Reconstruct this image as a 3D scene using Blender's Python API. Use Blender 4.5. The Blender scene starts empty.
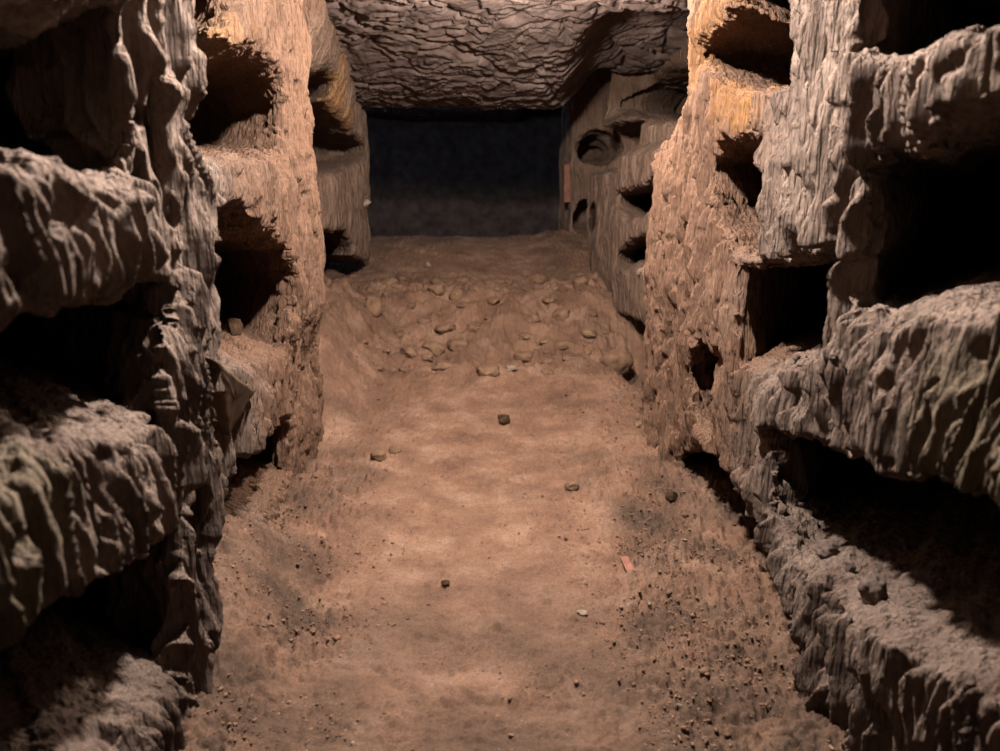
import bpy, math
import numpy as np

Q = 1.0                      # grid spacing multiplier (larger = coarser)
RNG = np.random.default_rng(7)
COL = bpy.context.scene.collection

# ----------------------------------------------------------------------------
# noise
# ----------------------------------------------------------------------------
_P = np.random.default_rng(11).permutation(256).astype(np.int32)
_P = np.concatenate([_P, _P, _P])
_G = np.array([[1,1,0],[-1,1,0],[1,-1,0],[-1,-1,0],[1,0,1],[-1,0,1],[1,0,-1],[-1,0,-1],
               [0,1,1],[0,-1,1],[0,1,-1],[0,-1,-1],[1,1,0],[-1,1,0],[0,-1,1],[0,-1,-1]], dtype=np.float32)

def perlin(x, y, z):
    x, y, z = np.broadcast_arrays(np.asarray(x, np.float32), np.asarray(y, np.float32), np.asarray(z, np.float32))
    xi = np.floor(x); yi = np.floor(y); zi = np.floor(z)
    fx = x - xi; fy = y - yi; fz = z - zi
    X = xi.astype(np.int32) & 255; Y = yi.astype(np.int32) & 255; Z = zi.astype(np.int32) & 255
    u = fx*fx*fx*(fx*(fx*6-15)+10); v = fy*fy*fy*(fy*(fy*6-15)+10); w = fz*fz*fz*(fz*(fz*6-15)+10)
    def g(dx, dy, dz):
        h = _P[_P[_P[X+dx] + Y+dy] + Z+dz] & 15
        gr = _G[h]
        return gr[..., 0]*(fx-dx) + gr[..., 1]*(fy-dy) + gr[..., 2]*(fz-dz)
    l = lambda a, b, t: a + t*(b-a)
    return l(l(l(g(0,0,0), g(1,0,0), u), l(g(0,1,0), g(1,1,0), u), v),
             l(l(g(0,0,1), g(1,0,1), u), l(g(0,1,1), g(1,1,1), u), v), w)

def fbm(x, y, z, n=4, gain=.5):
    s = 0; a = 1.; f = 1.
    for i in range(n):
        s = s + a*perlin(x*f+13.7*i, y*f+5.1*i, z*f+9.3*i); a *= gain; f *= 2.03
    return s

def ridged(x, y, z):
    return 1 - np.minimum(1, np.abs(perlin(x, y, z))*2.2)

def sstep(a, b, x):
    t = np.clip((x-a)/(b-a), 0, 1)
    return t*t*(3-2*t)

def smax(a, b, k):
    h = np.maximum(k-np.abs(a-b), 0)/k
    return np.maximum(a, b) + h*h*k*.25

# ----------------------------------------------------------------------------
# the camera (also used to read places off its own view while laying out)
# ----------------------------------------------------------------------------
CAM = np.array([0., 0., 1.25])
PITCH, YAW, F = math.radians(-13.0), math.radians(-1.43), 800.
def ray(px, py):
    a = np.array([(px-500)/F, (375.5-py)/F, -1.0])
    # camera axes: right, up, back
    cp, sp, cy, sy = math.cos(PITCH), math.sin(PITCH), math.cos(YAW), math.sin(YAW)
    fwd = np.array([-sy*cp, cy*cp, sp]); right = np.array([cy, sy, 0.]); up = np.cross(right, fwd)
    d = right*a[0] + up*a[1] + fwd
    return d/np.linalg.norm(d)

# ----------------------------------------------------------------------------
# distances of the wall faces from the middle of the passage
# ----------------------------------------------------------------------------
def xs_left(y, z):
    x = .645 + .145*sstep(1.85, 1.95, y - .09*sstep(1.3, 1.6, z))
    x = x - .02*sstep(2.9, 3.6, y)*(1-sstep(3.86, 4.0, y))
    x = x + .21*sstep(3.9, 4.04, y) - .14*sstep(4.9, 6.3, y) + .75*sstep(6.42, 6.62, y)
    x = x - .20*sstep(1.55, 2.2, z)*sstep(4.0, 4.4, y)*(1-sstep(5.2, 6.3, y))
    # tool-cut grooves beside the first pier, shelf fronts that belly out
    x = x + .13*np.exp(-((y-1.66-.05*(z-1))/.045)**2)*sstep(.95, 1.25, z)*(1-sstep(1.62, 1.8, z))
    x = x + .10*np.exp(-((y-1.78)/.035)**2)*sstep(.05, .15, z)*(1-sstep(.55, .75, z))
    x = x + .035*(1-sstep(.45, .85, z))*sstep(1.35, 1.6, y)*(1-sstep(1.85, 1.95, y))
    x = x + .055*(1-sstep(.45, .8, z))*sstep(2.7, 3.3, y)*(1-sstep(3.86, 4.0, y))
    x = x - .045*np.exp(-((z-1.12)/.13)**2)*(1-sstep(1.3, 1.6, y))
    x = x - .03*np.exp(-((z-.62)/.13)**2)*(1-sstep(1.3, 1.6, y))
    x = x + .035*perlin(y*2.1, z*2.3, 3.3) + .02*perlin(y*5.1, z*4.3, 8.3)
    return x

def xs_right(y, z):
    ye = 4.08 - .62*sstep(1.3, 1.7, z)
    x = .84 + .0*y
    x = x - .03*np.exp(-((y-1.95)/.22)**2)*sstep(.7, 1.0, z)
    x = x + .17*sstep(-.1, .06, y-ye) - .15*sstep(4.9, 6.3, y) + .30*sstep(6.42, 6.56, y) - .36*sstep(6.95, 7.2, y) + .8*sstep(8.1, 8.3, y)
    x = x + .32*sstep(1.74, 1.92, z)*sstep(.0, .1, y-ye)*(1-sstep(6.3, 6.5, y)) + .12*sstep(1.46, 1.56, z)*sstep(4.08, 4.2, y)*(1-sstep(6.42, 6.5, y))
    x = x + .35*sstep(1.36, 1.44, z)*(1-sstep(1.66, 1.74, z))*sstep(5.5, 5.75, y)*(1-sstep(6.42, 6.5, y))
    x = x - .05*np.exp(-((z-.75)/.14)**2)*(1-sstep(1.3, 1.8, y))
    x = x - .03*np.exp(-((z-1.35)/.14)**2)*(1-sstep(1.3, 1.8, y))
    x = x + .035*perlin(y*2.0, z*2.2, 23.3) + .02*perlin(y*5.1, z*4.3, 48.3)
    return x

def on_wall(side, px, py, ymin=-9):
    d = ray(px, py); f = xs_left if side < 0 else xs_right
    t = np.arange(.5, 14, .004)
    p = CAM[None] + t[:, None]*d[None]
    hit = np.nonzero((p[:, 0]*side >= f(p[:, 1], p[:, 2])) & (p[:, 1] > ymin))[0]
    i = hit[0] if len(hit) else len(t)-1
    return p[i]

def on_floor(px, py):
    d = ray(px, py)
    t = np.arange(.8, 14, .004)
    p = CAM[None] + t[:, None]*d[None]
    z = floor_z(p[:, 0], p[:, 1])
    hit = np.nonzero(p[:, 2] <= z)[0]
    i = hit[0] if len(hit) else len(t)-1
    return p[i]

# burial niches: outline on the wall face, depth
LEFT = [
 ([(112,2),(121,90),(136,165),(128,176),(95,165),(50,152),(0,150),(-150,140),(-150,-70),(0,-2),(60,-2),(100,4)], .8),
 ([(0,335),(60,318),(110,303),(152,290),(160,330),(162,390),(156,432),(90,440),(45,452),(0,462),(-150,490),(-150,370)], .8),
 ([(0,668),(30,638),(80,612),(120,575),(160,548),(180,535),(181,600),(180,690),(120,735),(0,850),(-100,900),(-100,720)], .8),
 ([(180,-90),(232,-70),(228,4),(224,18),(180,20)], .8, 1.97),
 ([(180,25),(203,32),(235,50),(262,60),(276,76),(280,105),(276,146),(240,152),(203,148),(180,148)], .9, 1.97),
 ([(180,214),(240,215),(262,238),(285,254),(293,285),(285,345),(235,362),(203,364),(180,364)], .9, 1.97),
 ([(205,535),(218,508),(234,476),(286,430),(288,470),(272,495),(224,545),(205,575)], .5, 1.97),
 ([(300,112),(322,108),(335,122),(350,140),(365,150),(340,163),(322,166),(300,168)], .62, 4.06),
 ([(300,78),(326,78),(333,86),(322,92),(300,94)], .3, 4.06),
 ([(300,245),(322,240),(345,238),(352,252),(348,262),(360,268),(372,270),(366,282),(350,290),(322,299),(300,303)], .62, 4.06),
]
RIGHT = [
 ([(868,-80),(866,0),(862,42),(900,36),(1000,16),(1150,-15),(1150,-150)], .8),
 ([(874,176),(892,158),(921,158),(945,125),(1000,104),(1150,60),(1150,280),(1000,302),(920,304),(860,314),(866,262),(876,232)], .8),
 ([(776,442),(800,446),(830,460),(870,476),(920,490),(960,505),(1000,522),(1150,580),(1250,800),(1150,860),(1000,700),(850,612),(800,566),(778,520)], .8),
 ([(700,-40),(800,-60),(799,40),(793,74),(773,84),(757,86),(730,74),(700,52),(728,22),(745,0)], .9),
 ([(745,276),(770,272),(800,270),(826,258),(838,250),(846,266),(841,310),(833,345),(828,364),(790,362),(742,362)], .8),
 ([(716,168),(731,148),(757,144),(764,185),(759,250),(738,246),(720,215)], .85),
 ([(688,372),(702,352),(714,368),(712,434),(702,430),(692,402)], .5),
 ([(637,110),(645,102),(655,88),(672,74),(690,74),(690,112),(660,113)], .6, 4.12),
 ([(618,200),(632,198),(648,190),(665,190),(665,200),(645,204),(640,212),(632,210),(629,217)], .5, 4.12),
 ([(619,260),(628,250),(648,242),(665,242),(665,268),(648,266),(636,254),(627,262)], .5, 4.12),
 ([(608,318),(628,326),(646,336),(668,350),(668,392),(645,385),(628,362)], .7, 4.12),
]
EXTRA_R = [   # undercut where the wall meets the floor, in metres (y, z)
 ([(1.85,-.3),(1.85,.08),(2.05,.2),(2.4,.27),(2.9,.25),(3.25,.1),(3.3,-.3)], .22),
]
HOLES = [((1.0, 7.0, 1.61), (.18, .9, .15)), ((.93, 7.0, 1.04), (.11, .8, .16))]     # hollows in the far pier: centre, radii

def poly_sdf(P, Y, Z):
    P = np.asarray(P, np.float32); n = len(P)
    d = np.full(Y.shape, 1e9, np.float32); s = np.ones(Y.shape, np.float32)
    for i in range(n):
        a = P[i]; b = P[i-1]
        ex, ez = b-a; wx = Y-a[0]; wz = Z-a[1]
        t = np.clip((wx*ex+wz*ez)/(ex*ex+ez*ez+1e-12), 0, 1)
        d = np.minimum(d, (wx-ex*t)**2+(wz-ez*t)**2)
        c1 = Z >= a[1]; c2 = Z < b[1]; c3 = ex*wz > ez*wx
        s = np.where((c1 & c2 & c3) | (~c1 & ~c2 & ~c3), -s, s)
    return s*np.sqrt(d)

# ----------------------------------------------------------------------------
# surface nets on a warped grid
# ----------------------------------------------------------------------------
def surface_nets(S, gx, gy, gz):
    s = S < 0
    c = np.zeros(tuple(n-1 for n in S.shape), np.uint8)
    for i in (0, 1):
        for j in (0, 1):
            for k in (0, 1):
                c += s[i:S.shape[0]-1+i, j:S.shape[1]-1+j, k:S.shape[2]-1+k]
    act = (c > 0) & (c < 8)
    I = np.argwhere(act).astype(np.int32)
    idx = np.full(c.shape, -1, np.int32)
    idx[act] = np.arange(len(I), dtype=np.int32)
    acc = np.zeros((len(I), 3), np.float64); cnt = np.zeros(len(I))
    G = (gx, gy, gz)
    corners = [(i, j, k) for i in (0, 1) for j in (0, 1) for k in (0, 1)]
    for a in range(8):
        for ax in range(3):
            ca = corners[a]
            if ca[ax]: continue
            cb = list(ca); cb[ax] = 1
            A = I + np.array(ca); B = I + np.array(cb)
            va = S[A[:, 0], A[:, 1], A[:, 2]]; vb = S[B[:, 0], B[:, 1], B[:, 2]]
            m = (va < 0) != (vb < 0)
            t = (va[m]/(va[m]-vb[m]))
            pa = np.stack([G[q][A[m, q]] for q in range(3)], 1)
            pb = np.stack([G[q][B[m, q]] for q in range(3)], 1)
            acc[m] += pa + t[:, None]*(pb-pa); cnt[m] += 1
    V = acc/cnt[:, None]
    quads = []
    for ax in range(3):
        b, d = [(1, 2), (2, 0), (0, 1)][ax]
        sl0 = [slice(None)]*3; sl1 = [slice(None)]*3
        sl0[ax] = slice(0, -1); sl1[ax] = slice(1, None)
        s0 = s[tuple(sl0)]; s1 = s[tuple(sl1)]
        E = np.argwhere(s0 != s1)
        ok = (E[:, b] > 0) & (E[:, d] > 0) & (E[:, b] < S.shape[b]-1) & (E[:, d] < S.shape[d]-1)
        E = E[ok]
        flip = s0[E[:, 0], E[:, 1], E[:, 2]]
        def at(db, dd):
            e = E.copy(); e[:, b] += db; e[:, d] += dd
            return idx[e[:, 0], e[:, 1], e[:, 2]]
        q = np.stack([at(-1, -1), at(0, -1), at(0, 0), at(-1, 0)], 1)
        q[~flip] = q[~flip][:, ::-1]
        quads.append(q)
    return V, np.concatenate(quads)

def vnormals(V, Fq):
    a = V[Fq[:, 2]]-V[Fq[:, 0]]; b = V[Fq[:, 3]]-V[Fq[:, 1]]
    n = np.cross(a, b)
    N = np.zeros_like(V)
    for k in range(4):
        for q in range(3):
            N[:, q] += np.bincount(Fq[:, k], n[:, q], len(V))
    return N/(np.linalg.norm(N, axis=1, keepdims=True)+1e-12)

def smooth(V, Fq, n=1, w=.5):
    for _ in range(n):
        A = np.zeros_like(V); c = np.zeros(len(V))
        for k in range(4):
            a = Fq[:, k]; b = Fq[:, (k+1) % 4]
            for q in range(3):
                A[:, q] += np.bincount(a, V[b, q], len(V)); A[:, q] += np.bincount(b, V[a, q], len(V))
            c += np.bincount(a, minlength=len(V)); c += np.bincount(b, minlength=len(V))
        V = V*(1-w) + w*A/np.maximum(c, 1)[:, None]
    return V

def subdivide(V, Fq):
    n = len(V)
    E = np.concatenate([np.sort(Fq[:, [k, (k+1) % 4]], 1) for k in range(4)])
    key = E[:, 0].astype(np.int64)*n + E[:, 1]
    u, inv = np.unique(key, return_inverse=True)
    mid = .5*(V[u//n]+V[u % n]); cen = V[Fq].mean(1)
    m = len(Fq); e = [n + inv[k*m:(k+1)*m] for k in range(4)]; c = n+len(u)+np.arange(m)
    out = np.concatenate([np.stack([Fq[:, k], e[k], c, e[k-1]], 1) for k in range(4)])
    return np.concatenate([V, mid, cen]), out

def make_mesh(name, V, Fq, mat, attrs=None, flip=False):
    V = np.ascontiguousarray(V, np.float32); Fq = np.ascontiguousarray(Fq[:, ::-1] if flip else Fq, np.int32)
    me = bpy.data.meshes.new(name)
    k = Fq.shape[1]
    me.vertices.add(len(V)); me.vertices.foreach_set('co', V.ravel())
    me.loops.add(Fq.size); me.loops.foreach_set('vertex_index', Fq.ravel())
    me.polygons.add(len(Fq))
    me.polygons.foreach_set('loop_start', np.arange(0, Fq.size, k, dtype=np.int32))
    me.polygons.foreach_set('use_smooth', np.ones(len(Fq), bool))
    me.update(calc_edges=True)
    for an, av in (attrs or {}).items():
        at = me.attributes.new(an, 'FLOAT', 'POINT'); at.data.foreach_set('value', np.ascontiguousarray(av, np.float32))
    me.materials.append(mat)
    o = bpy.data.objects.new(name, me); COL.objects.link(o)
    return o

# ----------------------------------------------------------------------------
# materials
# ----------------------------------------------------------------------------
def rgb(h, k=.5):
    c = [int(h[i:i+2], 16)/255 for i in (0, 2, 4)]
    return [k*(v/12.92 if v <= .04045 else ((v+.055)/1.055)**2.4) for v in c] + [1]

def rock_material(name, c1, c2, c3, scale, stretch=(1, 1, 1), bump=.4, fine=220, stains_light=False, rough=.95, bdist=.004, strands=False):
    m = bpy.data.materials.new(name); m.use_nodes = True
    nt = m.node_tree; N = nt.nodes; L = nt.links; N.clear()
    out = N.new('ShaderNodeOutputMaterial'); bs = N.new('ShaderNodeBsdfPrincipled')
    bs.inputs['Roughness'].default_value = rough; bs.inputs['Specular IOR Level'].default_value = .15
    L.new(bs.outputs[0], out.inputs[0])
    tc = N.new('ShaderNodeTexCoord'); mp = N.new('ShaderNodeMapping'); mp.inputs['Scale'].default_value = stretch
    L.new(tc.outputs['Object'], mp.inputs[0])
    n1 = N.new('ShaderNodeTexNoise'); n1.inputs['Scale'].default_value = scale; n1.inputs['Detail'].default_value = 6; n1.inputs['Roughness'].default_value = .65
    L.new(mp.outputs[0], n1.inputs['Vector'])
    r = N.new('ShaderNodeValToRGB'); e = r.color_ramp.elements
    e[0].position = .32; e[0].color = c1; e[1].position = .68; e[1].color = c3
    q = e.new(.5); q.color = c2
    L.new(n1.outputs['Fac'], r.inputs[0])
    n2 = N.new('ShaderNodeTexNoise'); n2.inputs['Scale'].default_value = fine; n2.inputs['Detail'].default_value = 4; n2.inputs['Roughness'].default_value = .7
    L.new(mp.outputs[0], n2.inputs['Vector'])
    mr = N.new('ShaderNodeMapRange'); mr.inputs[1].default_value = .3; mr.inputs[2].default_value = .7; mr.inputs[3].default_value = .72; mr.inputs[4].default_value = 1.25
    L.new(n2.outputs['Fac'], mr.inputs[0])
    mx = N.new('ShaderNodeVectorMath'); mx.operation = 'SCALE'
    L.new(r.outputs[0], mx.inputs[0]); L.new(mr.outputs[0], mx.inputs['Scale'])
    col = mx.outputs[0]
    if stains_light:
        for an, cc in (('ochre', rgb('c98a30')), ('lamp_warm', rgb('8a6852')), ('lichen', rgb('5d5739')), ('loose', rgb('5b493c', .5))):  # painted lamplight band and near-floor dimming ride along with the pigments
            at = N.new('ShaderNodeAttribute'); at.attribute_name = an
            mm = N.new('ShaderNodeMix'); mm.data_type = 'RGBA'
            L.new(at.outputs['Fac'], mm.inputs['Factor']); L.new(col, mm.inputs['A'])
            sc = N.new('ShaderNodeVectorMath'); sc.operation = 'SCALE'; sc.inputs[0].default_value = cc[:3]
            L.new(mr.outputs[0], sc.inputs['Scale']); L.new(sc.outputs[0], mm.inputs['B'])
            col = mm.outputs['Result']
    L.new(col, bs.inputs['Base Color'])
    b = N.new('ShaderNodeBump'); b.inputs['Strength'].default_value = bump; b.inputs['Distance'].default_value = bdist
    L.new(n2.outputs['Fac'], b.inputs['Height']); L.new(b.outputs[0], bs.inputs['Normal'])
    if strands:                                # fine fibres that run down the rock
        m2 = N.new('ShaderNodeMapping'); m2.inputs['Scale'].default_value = (1, 1, .11)
        L.new(tc.outputs['Object'], m2.inputs[0])
        n3 = N.new('ShaderNodeTexNoise'); n3.inputs['Scale'].default_value = 85; n3.inputs['Detail'].default_value = 4; n3.inputs['Distortion'].default_value = .25
        L.new(m2.outputs[0], n3.inputs['Vector'])
        b2 = N.new('ShaderNodeBump'); b2.inputs['Strength'].default_value = 1.; b2.inputs['Distance'].default_value = .022
        L.new(n3.outputs['Fac'], b2.inputs['Height']); L.new(b.outputs[0], b2.inputs['Normal']); L.new(b2.outputs[0], bs.inputs['Normal'])
    return m

M_WALL = rock_material('tufa_rock', rgb('5e4d43', .55), rgb('78665a', .55), rgb('907c6e', .55), 7, (1, 1, .35), .7, 150, True, bdist=.006, strands=True)
M_CEIL = rock_material('tufa_ceiling', rgb('5a4b45', .6), rgb('70605a', .6), rgb('82726b', .6), 6, (1, 1, 1), .5, 120)
M_FLOOR = rock_material('trodden_earth', rgb('6c5041', .66), rgb('866652', .66), rgb('9e7f6b', .66), 5, (1, 1, 1), .8, 130, True, bdist=.006)
M_STONE = rock_material('rubble_stone', rgb('644c3c', .64), rgb('7c604c', .64), rgb('8c725c', .64), 14, (1, 1, 1), .5, 180)
M_GREY = rock_material('grey_stone', rgb('5c4d45'), rgb('76665d'), rgb('8d7c71'), 14, (1, 1, 1), .6, 150)
M_PALE = rock_material('pale_stone', rgb('8a7868'), rgb('9c8a7a'), rgb('ac9a8a'), 18, (1, 1, 1), .4, 180)
M_CLAY = rock_material('terracotta', rgb('8a5c4c'), rgb('9a6a58'), rgb('a87a68'), 18, (1, 1, 1), .3, 160)
M_SLAB = rock_material('smooth_slab', rgb('544230'), rgb('644f3b'), rgb('725c47'), 9, (1, 1, 1), .2, 120)
#M_GRIT = rock_material('grit', rgb('44301f'), rgb('5a412d'), rgb('6b5039'), 30, (1, 1, 1), .4, 160)
M_DARKSTONE = rock_material('dark_clod', rgb('3a2a1e'), rgb('4d3828'), rgb('5d4633'), 18, (1, 1, 1), .5, 160)

# ----------------------------------------------------------------------------
# floor height
# ----------------------------------------------------------------------------
def floor_z(x, y):
    x = np.asarray(x, float); y = np.asarray(y, float)
    z = .05*sstep(3.4, 4.6, y) + .10*sstep(4.4, 5.05, y) + .37*sstep(4.95, 5.9, y) + .32*sstep(5.8, 7.4, y)
    z = z - .55*sstep(7.35, 8.3, y)
    z = z + .26*sstep(.52, .80, -x)*sstep(1.5, 2.1, y)*(1-sstep(2.25, 2.9, y))       # bank of earth along the left wall
    z = z + .10*sstep(.45, .8, -x)*(1-sstep(1.5, 2.1, y))
    z = z + .38*sstep(.55, 1.0, -x)*sstep(3.6, 4.7, y)*(1-sstep(5.2, 5.9, y))
    z = z - .26*np.exp(-((x-1.02)/.13)**2-((y-5.0)/.3)**2)      # hollow at the wall foot
    z = z + .05*sstep(.35, .8, x)*sstep(2.4, 3.4, y)
    z = z + .025*perlin(x*1.6, y*1.6, 1.5) + .012*perlin(x*4, y*4, 4.5)
    return z

# ----------------------------------------------------------------------------
# build the carved walls
# ----------------------------------------------------------------------------
def axis(a, b, step):
    out = [a]
    while out[-1] < b:
        out.append(out[-1] + step(out[-1])*Q)
    return np.array(out)

SHEAR = 1.25
def build_wall(side):
    f = xs_left if side < 0 else xs_right
    gy = axis(-.25, 8.9, lambda y: max(.0056, .0036*y) if .75 < y < 4.2 else .0155)
    gz = np.arange(-.2, 2.66, .0085*Q)
    gx = np.arange(.42, 1.98, .0105*Q)
    Y, Z = np.meshgrid(gy, gz, indexing='ij')
    xs = f(Y, Z).astype(np.float32)
    d2 = np.full(Y.shape, 9., np.float32); dep = np.full(Y.shape, .3, np.float32); tap = np.full(Y.shape, .05, np.float32)
    polys = [([on_wall(side, *p, *ym)[1:] for p in P], D) for P, D, *ym in (LEFT if side < 0 else RIGHT)]
    if side > 0: polys += EXTRA_R
    rag = .022*perlin(Y*14, Z*5, 2.2+side) + .012*perlin(Y*34, Z*11, 5.2+side) + .02*perlin(Y*5, Z*5, 7.7)
    for P, D in polys:
        s = poly_sdf(P, Y, Z)
        m = s < d2
        d2 = np.where(m, s, d2); dep = np.where(m, D, dep); tap = np.where(m, .12 if D == .9 else .05, tap)
    d2 = d2 - .012 - .014*sstep(1.9, 2.3, Y) - .022*sstep(4.1, 4.6, Y) + rag*np.clip(1-np.abs(d2)/.2, 0, 1)
    X = gx.astype(np.float32)[:, None, None]
    # niches skewed along the passage with depth, shaped so visible jambs stay unlit
    S = np.empty((len(gx),)+Y.shape, np.float32)
    ar = np.arange(len(gy)); kz = np.arange(len(gz))[None]
    for i, xv in enumerate(gx):
        t = np.maximum(xv-xs, 0)
        q = np.interp(Y - SHEAR*t, gy, ar)
        q0 = np.minimum(q.astype(np.int32), len(gy)-2); w = (q-q0).astype(np.float32)
        dd = d2[q0, kz]*(1-w) + d2[q0+1, kz]*w
        void = np.maximum(dd + tap[q0, kz]*t, xv-xs-dep[q0, kz])
        S[i] = smax((xs-xv).astype(np.float32), -void.astype(np.float32), .055)
    if side > 0:
        jy = np.nonzero(gy > 5.9)[0][0]
        for c, rr in HOLES:
            e = np.sqrt(((gx[:, None, None]-c[0])/rr[0])**2 + ((gy[None, jy:, None]-c[1])/rr[1])**2 + ((gz[None, None]-c[2])/rr[2])**2)
            e = e + .3*perlin(gx[:, None, None]*5, gy[None, jy:, None]*5, gz[None, None]*6)
            S[:, jy:] = smax(S[:, jy:], ((1-e)*.12).astype(np.float32), .03)
    V, Fq = surface_nets(S, gx, gy, gz)
    del S
    V = smooth(V, Fq, 2, .5)
    V, Fq = subdivide(V, Fq)
    V = smooth(V, Fq, 1, .5)
    n = vnormals(V, Fq)
    x, y, z = V[:, 0], V[:, 1], V[:, 2]
    ins = np.clip((x - f(y, z))/.25, 0, 1)           # how far inside a niche
    up = sstep(.35, .8, np.abs(n[:, 2]))
    sd = 40*side; far0 = sstep(3.7, 4.6, y)
    # strands: ridges that run down the face, forking and joining
    wy = y + .035*perlin(y*4+sd, z*2.6, x*4) + .014*perlin(y*12+sd, z*5, x*12) + .004*perlin(y*30+sd, z*14, x*30)
    r1 = ridged(wy*14+sd, z*1.7, x*6)
    r2 = ridged(wy*30+sd, z*2.2+7, x*11)
    r3 = ridged(wy*56+sd, z*4.6+3, x*22)
    lump = fbm(x*8+sd, y*8, z*5, 4, .5)
    grit = fbm(x*45+sd, y*45, z*30, 3, .6)
    pits = np.maximum(0, perlin(x*16, y*27+sd, z*12)-.26)*(1-far0)
    face = (1-up)*(1-.75*ins)
    amp = (1-.65*far0)
    # the strands stand out from the face, not along every small bump of it
    ns = vnormals(smooth(V, Fq, 6, .6), Fq)
    dirn = ns*.6; dirn[:, 0] += np.where(ns[:, 0] < 0, -.4, .4)
    h1 = face*amp*(1+.7*np.exp(-((y-1.95)/.45)**2))*(.026*(r1**1.6-.4) + .036*(r2**1.4-.45) + .014*(r3**1.2-.45))
    h2 = (.010+.006*up)*lump*(1-.5*ins) + (.0025+.008*up)*grit*amp - .14*pits*face
    V = smooth(V + dirn*h1[:, None] + ns*h2[:, None], Fq, 2, .38)
    # a small square hollow in the lowest near ledge
    if side < 0:
        d = ray(115, 717)*np.array([-1, 1, 1]); rel = V-CAM
        t = rel@d; near = np.linalg.norm(rel-t[:, None]*d, axis=1) < .02
        if near.any():
            c = V[near][np.argmin(t[near])]
            V[:, 2] -= .05*(1-sstep(.012, .028, np.maximum(np.abs(x-c[0])*1.0, np.abs(y-c[1]))))*(np.abs(z-c[2]) < .1)
    # ochre and lichen belong to the rock
    och = np.zeros(len(V)); lic = np.zeros(len(V))
    wob = .12*fbm(y*6, z*6, x*6, 3)
    for (s, px, py, r, w) in STAINS:
        if s != side: continue
        p = on_wall(side, px, py)
        d = np.sqrt((y-p[1])**2*.5+(z-p[2])**2) + wob
        v = w*(1-sstep(r*.4, r, d))*(1-sstep(.2, .5, ins))
        och = np.maximum(och, v)
    for (s, px, py, r, w) in LICHEN:
        if s != side: continue
        p = on_wall(side, px, py)
        d = np.sqrt((y-p[1])**2+(z-p[2])**2) + wob
        lic = np.maximum(lic, w*(1-sstep(r*.3, r, d)))
    lamp_warm = .8*sstep(2.15+.2*(side < 0), 2.75+.3*(side < 0), y+wob*1.5)*(1-.55*sstep(4.0, 4.6, y))  # lamplit orange of the middle stretch put into the colour, weaker beyond
    V = V.copy(); V[:, 0] *= side
    o = make_mesh('wall_left' if side < 0 else 'wall_right', V, Fq, M_WALL, {'ochre': np.clip(och, 0, 1), 'lamp_warm': lamp_warm, 'lichen': lic}, flip=side < 0)
    o['kind'] = 'structure'
    print(o.name, len(V))
    return o

STAINS = [(1, 738, 82, .22, 1.), (1, 710, 20, .18, .9), (1, 694, 60, .18, .8), (1, 725, 130, .12, .4),
          (-1, 335, 95, .22, .4), (-1, 345, 120, .2, .3), (-1, 245, 60, .18, .35)]
LICHEN = [(1, 990, 440, .28, .4), (1, 1000, 130, .2, .4), (-1, 10, 480, .2, .4), (-1, 0, 620, .12, .5)]

build_wall(-1)
build_wall(1)

# ----------------------------------------------------------------------------
# ceiling
# ----------------------------------------------------------------------------
def grid_quads(nx, ny):
    i = np.arange(nx-1)[:, None]*ny + np.arange(ny-1)[None]
    return np.stack([i, i+ny, i+ny+1, i+1], -1).reshape(-1, 4)

def ceil_z(x, y):
    z = 2.22 + .28*(1-sstep(2.7, 3.4, y)) - .36*sstep(4.2, 6.4, y)*1.0
    z = z - .03*(x/.8)**2*0
    z = z + .03*perlin(x*1.3, y*1.1, 9.1)
    z = z + .24*sstep(.52, .85, x + .08*perlin(y*3, x*3, 7.7))*sstep(4.5, 5.1, y)
    z = z + .45*sstep(6.25, 6.6, y + .10*perlin(x*2.5, 3.1, .5) + .05*perlin(x*7, 1.1, .5))
    return z

gy = np.concatenate([np.arange(-.25, 3.4, .03), np.arange(3.4, 6.7, .0075*Q), np.arange(6.7, 13.6, .05)])
gx = np.concatenate([np.arange(-2.7, -1.25, .05), np.arange(-1.25, 1.25, .009*Q), np.arange(1.25, 2.71, .05)])
X, Y = np.meshgrid(gx, gy, indexing='ij')
wy = Y + .16*perlin(X*2.0, Y*1.7, 4.4) + .07*perlin(X*6, Y*4, 1.4) + .02*perlin(X*17, Y*12, 2.4)
wx = X + .10*perlin(X*4, Y*4, 34.)
sc = perlin(wx*4.0, wy*7.5, 2.0); sc2 = perlin(wx*9, wy*15, 6.0); sc3 = perlin(X*26, wy*40, 1.0)
crack = ridged(wx*1.5+wy*.6, wy*3.2-wx*1.2, 8.8)
crack2 = ridged(wx*5.0, wy*10, 3.8)*sstep(-.25, .2, perlin(X*3, Y*3, 24.))
Z = ceil_z(X, Y)
saw = lambda v: (v*2.2-np.floor(v*2.2))          # overlapping pick-marks: each lifts, then breaks off
Z = Z - .022*saw(sc*.9) - .010*sc2 - .004*sc3 + .05*crack**9 + .020*crack2**5 - .005*fbm(X*30, Y*40, 3.3, 3)
V = np.stack([X, Y, Z], -1).reshape(-1, 3)
o = make_mesh('ceiling', V, grid_quads(*X.shape), M_CEIL, flip=True); o['kind'] = 'structure'

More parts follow.
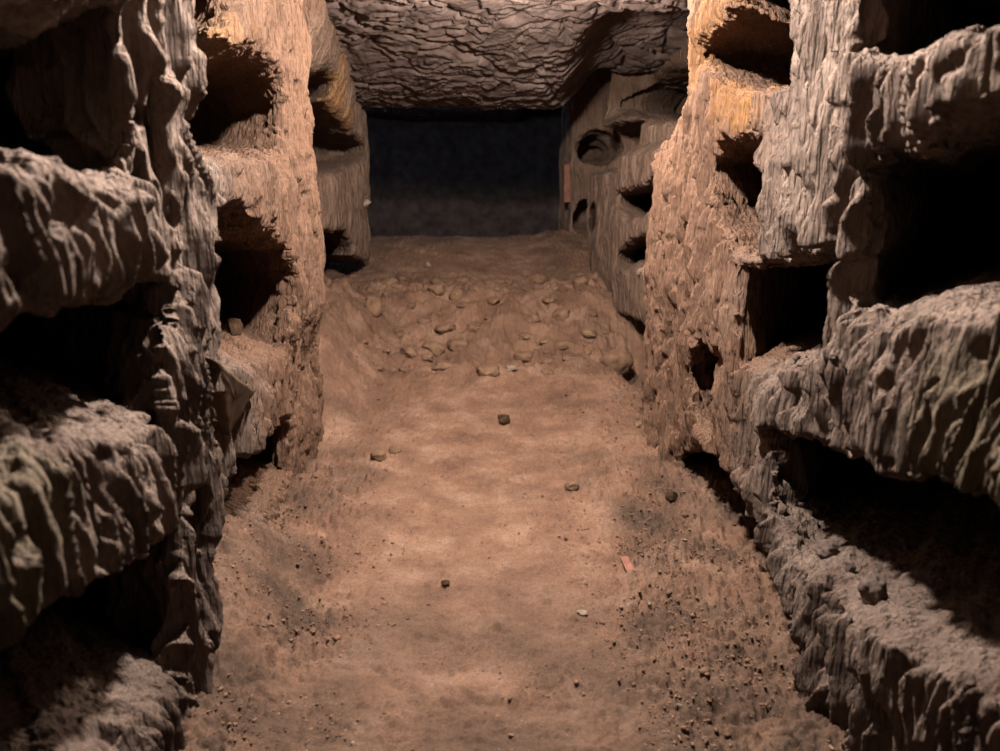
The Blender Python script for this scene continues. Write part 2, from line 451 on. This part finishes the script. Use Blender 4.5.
# ----------------------------------------------------------------------------
# floor
# ----------------------------------------------------------------------------
gy = axis(-.25, 13.5, lambda y: max(.005, .0036*y) if .9 < y < 7 else .03)
gx = np.concatenate([np.arange(-2.7, -1.25, .05), np.arange(-1.25, 1.3, .0052*Q), np.arange(1.3, 2.71, .05)])
X, Y = np.meshgrid(gx, gy, indexing='ij')
Z = floor_z(X, Y)
rub = sstep(4.6, 5.1, Y)*(1-sstep(6.0, 6.5, Y))
loose = np.clip(sstep(.25, .6, X+.15*perlin(X*3, Y*3, 2.)) + sstep(.3, .6, -X+.15*perlin(X*3, Y*3, 7.)), 0, 1)
loose = np.maximum(loose*(1-.5*sstep(3, 4, Y)), .25+.5*np.clip(perlin(X*2.2, Y*2.2, 5.), 0, 1))
cl = fbm(X*28, Y*28, 1.1, 4, .6)
lum = np.abs(perlin(X*13, Y*13, 6.1))
Z = Z + .006*loose*fbm(X*85, Y*85, 71., 2, .7) + .019*loose*cl + .016*loose*(lum-.2) + rub*(.045*fbm(X*5, Y*5, 3.7, 4, .6) + .05*np.abs(perlin(X*7, Y*8, 2.2)) + .02*np.abs(perlin(X*17, Y*17, 5.2)))
Z = Z + .006*fbm(X*55, Y*55, 9.1, 3)*(.3+loose)
flake = ridged(X*2.2+.2*perlin(X*7, Y*7, 1.), Y*3.4, 41.)**5*sstep(-.1, .3, perlin(X*1.5, Y*1.5, 51.))
Z = Z - .014*flake + .008*fbm(X*7, Y*12, 61., 3)
clod = np.abs(perlin(X*21+.4*cl, Y*21, 31.))*.030 + np.abs(perlin(X*46, Y*46, 33.))*.018 + np.abs(perlin(X*95, Y*95, 35.))*.009
Z = Z + clod*np.clip(.25+1.1*loose, 0, 1.2)
V = np.stack([X, Y, Z], -1).reshape(-1, 3); FQ = grid_quads(*X.shape)
LOOSE_DIM = np.maximum(loose*(.6+.8*fbm(X*4, Y*4, 12., 3)), (.75+.5*fbm(X*3, Y*3, 17., 3))*(1-sstep(1.6, 3.1, Y))).ravel()  # loose earth, plus near floor dimmed in colour to follow the light's falloff
# crumbs of earth that make up its loose surface
cube = np.array([[x, y, z] for x in (-1, 0, 1) for y in (-1, 0, 1) for z in (-1, 0, 1) if (x, y, z) != (0, 0, 0)], float)
key = {tuple(int(c) for c in v): i for i, v in enumerate(cube)}
cq = []
for ax in range(3):
    for sg in (-1, 1):
        for a in (-1, 0):
            for b in (-1, 0):
                q = []
                for da, db in ((0, 0), (1, 0), (1, 1), (0, 1)):
                    p = [0, 0, 0]; p[ax] = sg; p[(ax+1) % 3] = a+da; p[(ax+2) % 3] = b+db; q.append(key[tuple(p)])
                cq.append(q if sg > 0 else q[::-1])
cq = np.array(cq); cube = cube/np.linalg.norm(cube, axis=1, keepdims=True)**.8
n = 16000
cx = RNG.uniform(-.95, 1.0, n*5); cy = 1.15 + 5.0*RNG.uniform(0, 1, n*5)**1.7
lw = np.clip(.9*sstep(.2, .6, cx+.15*perlin(cx*3, cy*3, 2.)) + .9*sstep(.25, .6, -cx+.15*perlin(cx*3, cy*3, 7.)) + .12, 0, 1)*(1-.75*sstep(2.6, 3.6, cy))*np.clip(.5+1.6*perlin(cx*4, cy*4, 15.)+.9*perlin(cx*11, cy*11, 25.), .02, 1)
kp = np.nonzero(RNG.uniform(0, 1, n*5) < lw)[0][:n]
cx, cy = cx[kp], cy[kp]; n = len(cx)
r = np.clip(RNG.lognormal(-6.15, .5, n), .0012, .011)
zz = Z[np.clip(np.searchsorted(gx, cx), 0, len(gx)-1), np.clip(np.searchsorted(gy, cy), 0, len(gy)-1)]
an = RNG.uniform(0, 6.28, n)
B = cube[None]*(1+.3*RNG.uniform(-1, 1, (n, len(cube), 1)))*np.stack([RNG.uniform(.8, 1.5, n), RNG.uniform(.7, 1.1, n), RNG.uniform(.5, .85, n)], 1)[:, None]*r[:, None, None]
B = np.stack([B[..., 0]*np.cos(an)[:, None]-B[..., 1]*np.sin(an)[:, None], B[..., 0]*np.sin(an)[:, None]+B[..., 1]*np.cos(an)[:, None], B[..., 2]], -1)
B = B + np.stack([cx, cy, zz-.1*r], 1)[:, None]
FQ = np.concatenate([FQ, (cq[None]+(np.arange(n)*len(cube))[:, None, None]+len(V)).reshape(-1, 4)])
V = np.concatenate([V, B.reshape(-1, 3)]); LOOSE_DIM = np.concatenate([LOOSE_DIM, np.repeat(RNG.uniform(0, .6, n), len(cube))])
o = make_mesh('floor', V, FQ, M_FLOOR, {'loose': np.clip(LOOSE_DIM, 0, 1)}); o['kind'] = 'structure'

# far wall of the dark chamber beyond
gx = np.arange(-2.6, 2.61, .03); gz = np.arange(-.3, 2.9, .03)
X, Z = np.meshgrid(gx, gz, indexing='ij')
Yb = 13.0 - 4.6*np.abs(X/2.6)**4 + .15*fbm(X*1.5, Z*1.5, 2.2, 5)
o = make_mesh('wall_back', np.stack([X, Yb, Z], -1).reshape(-1, 3), grid_quads(*X.shape), M_CEIL); o['kind'] = 'structure'

# ----------------------------------------------------------------------------
# loose things
# ----------------------------------------------------------------------------
import bmesh
from mathutils import Vector
bm = bmesh.new(); bmesh.ops.create_icosphere(bm, subdivisions=4, radius=1)
bm.verts.ensure_lookup_table()
ICO_V = np.array([v.co[:] for v in bm.verts]); ICO_F = np.array([[v.index for v in f.verts] for f in bm.faces]); bm.free()
bm = bmesh.new(); bmesh.ops.create_icosphere(bm, subdivisions=2, radius=1)
bm.verts.ensure_lookup_table()
LOW_V = np.array([v.co[:] for v in bm.verts]); LOW_F = np.array([[v.index for v in f.verts] for f in bm.faces]); bm.free()

def stone_shape(seed, dims, cuts=7, rough=.06, base=None):
    r = np.random.default_rng(seed)
    V = (ICO_V if base is None else base).copy()
    for _ in range(cuts):                         # broken facets
        n = r.normal(size=3); n /= np.linalg.norm(n)
        d = r.uniform(.55, .85)
        k = V@n
        V = V - np.maximum(k-d, 0)[:, None]*n*.92
    nn = V/np.linalg.norm(V, axis=1, keepdims=True)
    V = V + nn*(rough*2*fbm(V[:, 0]*2+seed, V[:, 1]*2, V[:, 2]*2, 4, .55))[:, None]
    a = r.uniform(0, 6.28); c, s_ = math.cos(a), math.sin(a)
    V = V@np.array([[c, -s_, 0], [s_, c, 0], [0, 0, 1]])
    V = V/np.abs(V).max(0)*np.array(dims)*.5
    return V

dg = bpy.context.evaluated_depsgraph_get(); bpy.context.view_layer.update()
def hit(px, py):
    d = ray(px, py)
    ok, loc, nor, *_ = bpy.context.scene.ray_cast(dg, Vector(CAM), Vector(d))
    return np.array(loc), np.array(nor)

def tag(o, label, cat, group=None):
    o['label'] = label; o['category'] = cat
    if group: o['group'] = group
    return o

def stone(name, px, py, w, h, mat, label, cat='stone', group=None, seed=0, cuts=7, sink=.3, deep=1., base=None, faces=None, rough=.06, where=None):
    p, n = where if where is not None else hit(px, py + h*.5)
    dist = np.linalg.norm(p-CAM)
    dims = (w*dist/F, deep*w*dist/F, h*dist/F*1.15)
    V = stone_shape(seed or int(px*7+py), dims, cuts, rough, base)
    o = make_mesh(name, V, ICO_F if faces is None else faces, mat)
    o.location = (p[0], p[1] + .25*dims[1], p[2] + dims[2]*(.5-sink))
    o.rotation_euler = (0, 0, float(RNG.uniform(-.4, .4))); PLACED.append((p[0], p[1], .5*dims[0]))
    return tag(o, label, cat, group)

PLACED = []
SPEC = [
 ('boulder', 617, 357, 36, 27, M_STONE, 'largest rounded tan stone, beside the dark hollow at the wall foot', .25),
 ('clod', 503, 418, 15, 13, M_DARKSTONE, 'small dark clod alone in the middle of the lit floor', .2),
 ('stone', 380, 455, 20, 13, M_STONE, 'brown stone with dark underside, larger of the pair on the lit floor', .2),
 ('stone', 395, 449, 13, 9, M_STONE, 'brown pebble tucked behind the larger stone of the pair', .2),
 ('stone', 572, 485, 15, 10, M_STONE, 'single rounded tan pebble on the lit floor toward the undercut wall', .2),
 ('clod', 672, 495, 14, 12, M_DARKSTONE, 'dark earth clod near the foot of the undercut wall', .25),
 ('stone', 401, 330, 28, 14, M_STONE, 'wide flat stone jutting from the slope above the rubble cluster', .25),
 ('stone', 437, 287, 20, 13, M_STONE, 'pale-topped stone at the top of the rubble, larger of two neighbours', .3),
 ('stone', 456, 292, 15, 13, M_STONE, 'stone just beside the pale-topped one high on the rubble slope', .3),
 ('stone', 410, 350, 22, 15, M_STONE, 'blocky stone at the near edge of the rubble cluster', .3),
 ('stone', 433, 345, 26, 16, M_STONE, 'large lumpy stone in the middle of the rubble cluster', .3),
 ('stone', 458, 343, 22, 12, M_STONE, 'flat stone with shaded underside beside the lumpy stone of the cluster', .3),
 ('stone', 442, 364, 26, 10, M_STONE, 'long low stone in front of the rubble cluster', .3),
 ('stone', 427, 356, 16, 10, M_STONE, 'small stone wedged between the long low stone and the cluster', .3),
 ('stone', 373, 303, 18, 22, M_STONE, 'upright pinkish block below the pier on the earth bank', .3),
 ('stone', 533, 316, 20, 12, M_STONE, 'brown stone with a dark gap beside it, middle of the rubble slope', .3),
 ('stone', 563, 311, 22, 16, M_STONE, 'big half-buried stone on the rubble slope toward the far pier', .4),
 ('stone', 511, 368, 13, 6, M_PALE, 'small pale flat stone at the foot of the rubble slope', .2),
 ('stone', 525, 335, 16, 8, M_STONE, 'flat sliver of stone on the lower rubble slope', .3),
 ('stone', 428, 264, 6, 6, M_PALE, 'tiny whitish pebble on the smooth upper slope', .2),
 ('stone', 641, 270, 9, 7, M_PALE, 'small pale stone lodged against the far wall under a dark crack', .3),
 ('stone', 365, 200, 11, 8, M_PALE, 'pale lump of stone stuck on the corner of the pier left of the dark chamber', .4),
 ('stone', 234, 326, 16, 18, M_DARKSTONE, 'dark rounded stone inside the middle burial niche of the second bay', .15),
 ('stone', 797, 357, 9, 7, M_GREY, 'small pale pebble on the lip of the square burial niche', .2),
 ('stone', 834, 356, 10, 8, M_GREY, 'small grey pebble at the inner corner of the square burial niche', .2),
 ('stone', 851, 566, 10, 11, M_GREY, 'egg-shaped stone on the lit ledge of the low burial niche', .2),
 ('stone', 827, 548, 26, 16, M_GREY, 'flat grey stone at the shaded back of the low ledge', .25),
 ('stone', 874, 588, 26, 34, M_GREY, 'jagged upright stone standing on the low ledge', .25),
 ('stone', 583, 613, 12, 4, M_PALE, 'thin pale chip lying on the near trodden floor', .2),
 ('stone', 650, 605, 5, 6, M_PALE, 'tiny pale chip near the loose earth', .2),
 ('stone', 680, 706, 7, 5, M_PALE, 'whitish pebble among the loose clods near the bottom edge', .2),
 ('clod', 445, 583, 10, 6, M_DARKSTONE, 'dark clod on the near floor toward the earth bank', .25),
 ('clod', 640, 424, 14, 7, M_STONE, 'low brown clod on the lit floor near the wall foot', .3),
]
for nm, px, py, w_, h_, m_, lab, sk in SPEC:
    stone(nm, px, py, w_, h_, m_, lab, 'stone' if nm != 'clod' else 'clod', sink=sk, deep=.8, rough=.13 if 'jagged' in lab else .07)

# pink potsherd, curved and thin
def slab(name, pts, thick, mat, label, cat, bend=0.):
    """A broken plate: outline corners in order, thickness along the mean normal, slightly rough edge."""
    P = [np.array(p, float) for p in pts]; c = sum(P)/len(P)
    n = np.cross(P[1]-P[0], P[2]-P[0]); n /= np.linalg.norm(n)
    if n@(CAM-c) < 0: n = -n; P = P[::-1]
    ring = []
    for i in range(len(P)):
        a, b = P[i], P[(i+1) % len(P)]
        for t in np.linspace(0, 1, 12, endpoint=False):
            q = a+(b-a)*t
            ring.append(q + (c-q)*(.05*float(fbm(q[0]*30, q[1]*30, q[2]*30, 3))))
    ring = np.array(ring); m = len(ring)
    fr = [1, .97, .8, .5, .2]
    def bumps(R):
        return fbm(R[:, 0]*9, R[:, 1]*9, R[:, 2]*9, 3)
    tops = [c + (ring-c)*k + n[None]*(thick*(.5-.2*(k == 1)) + thick*.12*bumps((ring-c)*k))[:, None] for k in fr]
    bots = [c + (ring-c)*k - n[None]*(thick*(.5-.2*(k == 1))) for k in fr]
    rows = tops[::-1] + bots
    V = np.concatenate(rows + [(c+n*thick*.5)[None], (c-n*thick*.5)[None]])
    Fs = []
    for r in range(len(rows)-1):
        for i in range(m):
            j = (i+1) % m
            Fs += [[r*m+i, (r+1)*m+i, (r+1)*m+j], [r*m+i, (r+1)*m+j, r*m+j]]
    T, B = len(V)-2, len(V)-1; last = (len(rows)-1)*m
    for i in range(m):
        j = (i+1) % m
        Fs += [[T, i, j], [B, last+j, last+i]]
    o = make_mesh(name, V-c, np.array(Fs), mat); o.location = c
    return tag(o, label, cat)

p = hit(628, 568)[0]
slab('potsherd', [p+np.array(q) for q in ((-.012, -.035, .006), (.018, -.028, .004), (.006, .05, .016), (-.020, .045, .016))], .008, M_CLAY,
     'flat pinkish potsherd lying on the near floor', 'potsherd')
a, b, c_ = hit(206, 357)[0], hit(249, 388)[0], hit(221, 432)[0]
to = lambda q, d: q + (CAM-q)/np.linalg.norm(CAM-q)*d
slab('stone_slab', [to(a, .03), to(b, .035), to(c_, .02)], .05, M_SLAB, 'smooth triangular broken slab wedged into the shelf front', 'stone')

# terracotta tile standing on end at the far pier
p = hit(569, 199)[0]; dist = np.linalg.norm(p-CAM)
th, tw, td = 36*dist/F, 11*dist/F, .05
nx, nz = 14, 40
U, W = np.meshgrid(np.linspace(-1, 1, nx), np.linspace(0, 1, nz), indexing='ij')
top = 1-.02*np.abs(perlin(U*2, W*0, .3))
def face(yoff):
    return np.stack([U*tw*.5*(1-.06*W) + .004*perlin(W*6, U, 2.), np.full(U.shape, yoff) + .004*perlin(U*3, W*6, 5.), W*th*top - .03], -1).reshape(-1, 3)
Fr, Bk = face(-td/2), face(td/2)
gq = grid_quads(nx, nz); nv = len(Fr)
edge = [i*nz for i in range(nx)] + [(nx-1)*nz+k for k in range(1, nz)] + [i*nz+nz-1 for i in range(nx-2, -1, -1)] + [k for k in range(nz-2, 0, -1)]
sideq = np.array([[edge[i], edge[(i+1) % len(edge)], edge[(i+1) % len(edge)]+nv, edge[i]+nv] for i in range(len(edge))])
o = make_mesh('terracotta_tile', np.concatenate([Fr, Bk]), np.concatenate([gq, gq[:, ::-1]+nv, sideq[:, ::-1]]), M_CLAY)
o.location = p + np.array([0, -.02, 0]); o.rotation_euler = (math.radians(-4), 0, .1)
tag(o, 'reddish terracotta tile standing on end against the pier right of the dark chamber', 'tile')

# the spill of rubble at the foot of the slope: one kind, many copies
kinds = []
for k in range(7):
    V = stone_shape(500+k, (.11, .085, .06), 7, .07)
    me = make_mesh('stone', V, ICO_F, M_STONE); kinds.append(me)
taken = 0; used = set()
tries = 0
while taken < 95 and tries < 4000:
    tries += 1
    x = RNG.uniform(-.75, .85); y = RNG.uniform(4.85, 6.15)
    if perlin(x*2.2, y*2.2, 3.) < RNG.uniform(-.35, .25): continue
    if any((x-a)**2+(y-b)**2 < (c+.075)**2 for a, b, c in PLACED): continue
    k = int(RNG.integers(7)); sc_ = float(np.clip(RNG.lognormal(-.22, .45), .3, 1.7))
    ok, loc, nor, ob, _ = (lambda r: (r[0], r[1], r[2], r[4], r[3]))(bpy.context.scene.ray_cast(dg, Vector((x, y, 1.4)), Vector((0, 0, -1))))
    if not ok or ob.name != 'floor': continue
    o = kinds[k] if k not in used else kinds[k].copy()
    if k in used: COL.objects.link(o)
    used.add(k)
    o.scale = (sc_,)*3; o.location = (x, y, loc[2] + .002*sc_)
    o.rotation_euler = (RNG.uniform(-.3, .3), RNG.uniform(-.3, .3), RNG.uniform(0, 6.28))
    tag(o, 'minor rough brown stone scattered loosely through the rubble spill, apart from its cluster', 'stone', 'rubble spilled down the slope')
    taken += 1; PLACED.append((x, y, .07*sc_))

# ----------------------------------------------------------------------------
# lamps and camera
# ----------------------------------------------------------------------------
def lamp(name, loc, power, col, radius):
    l = bpy.data.lights.new(name, 'POINT'); l.energy = power; l.color = col; l.shadow_soft_size = radius
    o = bpy.data.objects.new(name, l); o.location = loc; COL.objects.link(o)
lamp('passage_lamp', (.20, 3.68, 2.06), 255, (1, .86, .75), .06)
lamp('near_lamp', (-.02, 1.85, 2.35), 590, (1, .92, .87), .05)
lamp('chamber_fill', (-.4, 9.6, 2.3), 60, (.55, .72, 1), .2)  # added cool fill for the bluish veil in the chamber, no known source

w = bpy.data.worlds.new('dark'); bpy.context.scene.world = w; w.use_nodes = True
w.node_tree.nodes['Background'].inputs[0].default_value = (.5, .6, 1, 1)
w.node_tree.nodes['Background'].inputs[1].default_value = .008

cd = bpy.data.cameras.new('camera'); co = bpy.data.objects.new('camera', cd); COL.objects.link(co)
cd.sensor_width = 36; cd.lens = 36*F/1000; cd.clip_start = .05
co.location = CAM; co.rotation_euler = (math.radians(90)+PITCH, 0, YAW)
cd.dof.use_dof = True; cd.dof.focus_distance = 3.0; cd.dof.aperture_fstop = 3.0
sc = bpy.context.scene; sc.camera = co
sc.view_settings.view_transform = 'Standard'; sc.view_settings.look = 'None'
sc.view_settings.gamma = 1; sc.view_settings.use_curve_mapping = False; sc.view_settings.exposure = 0
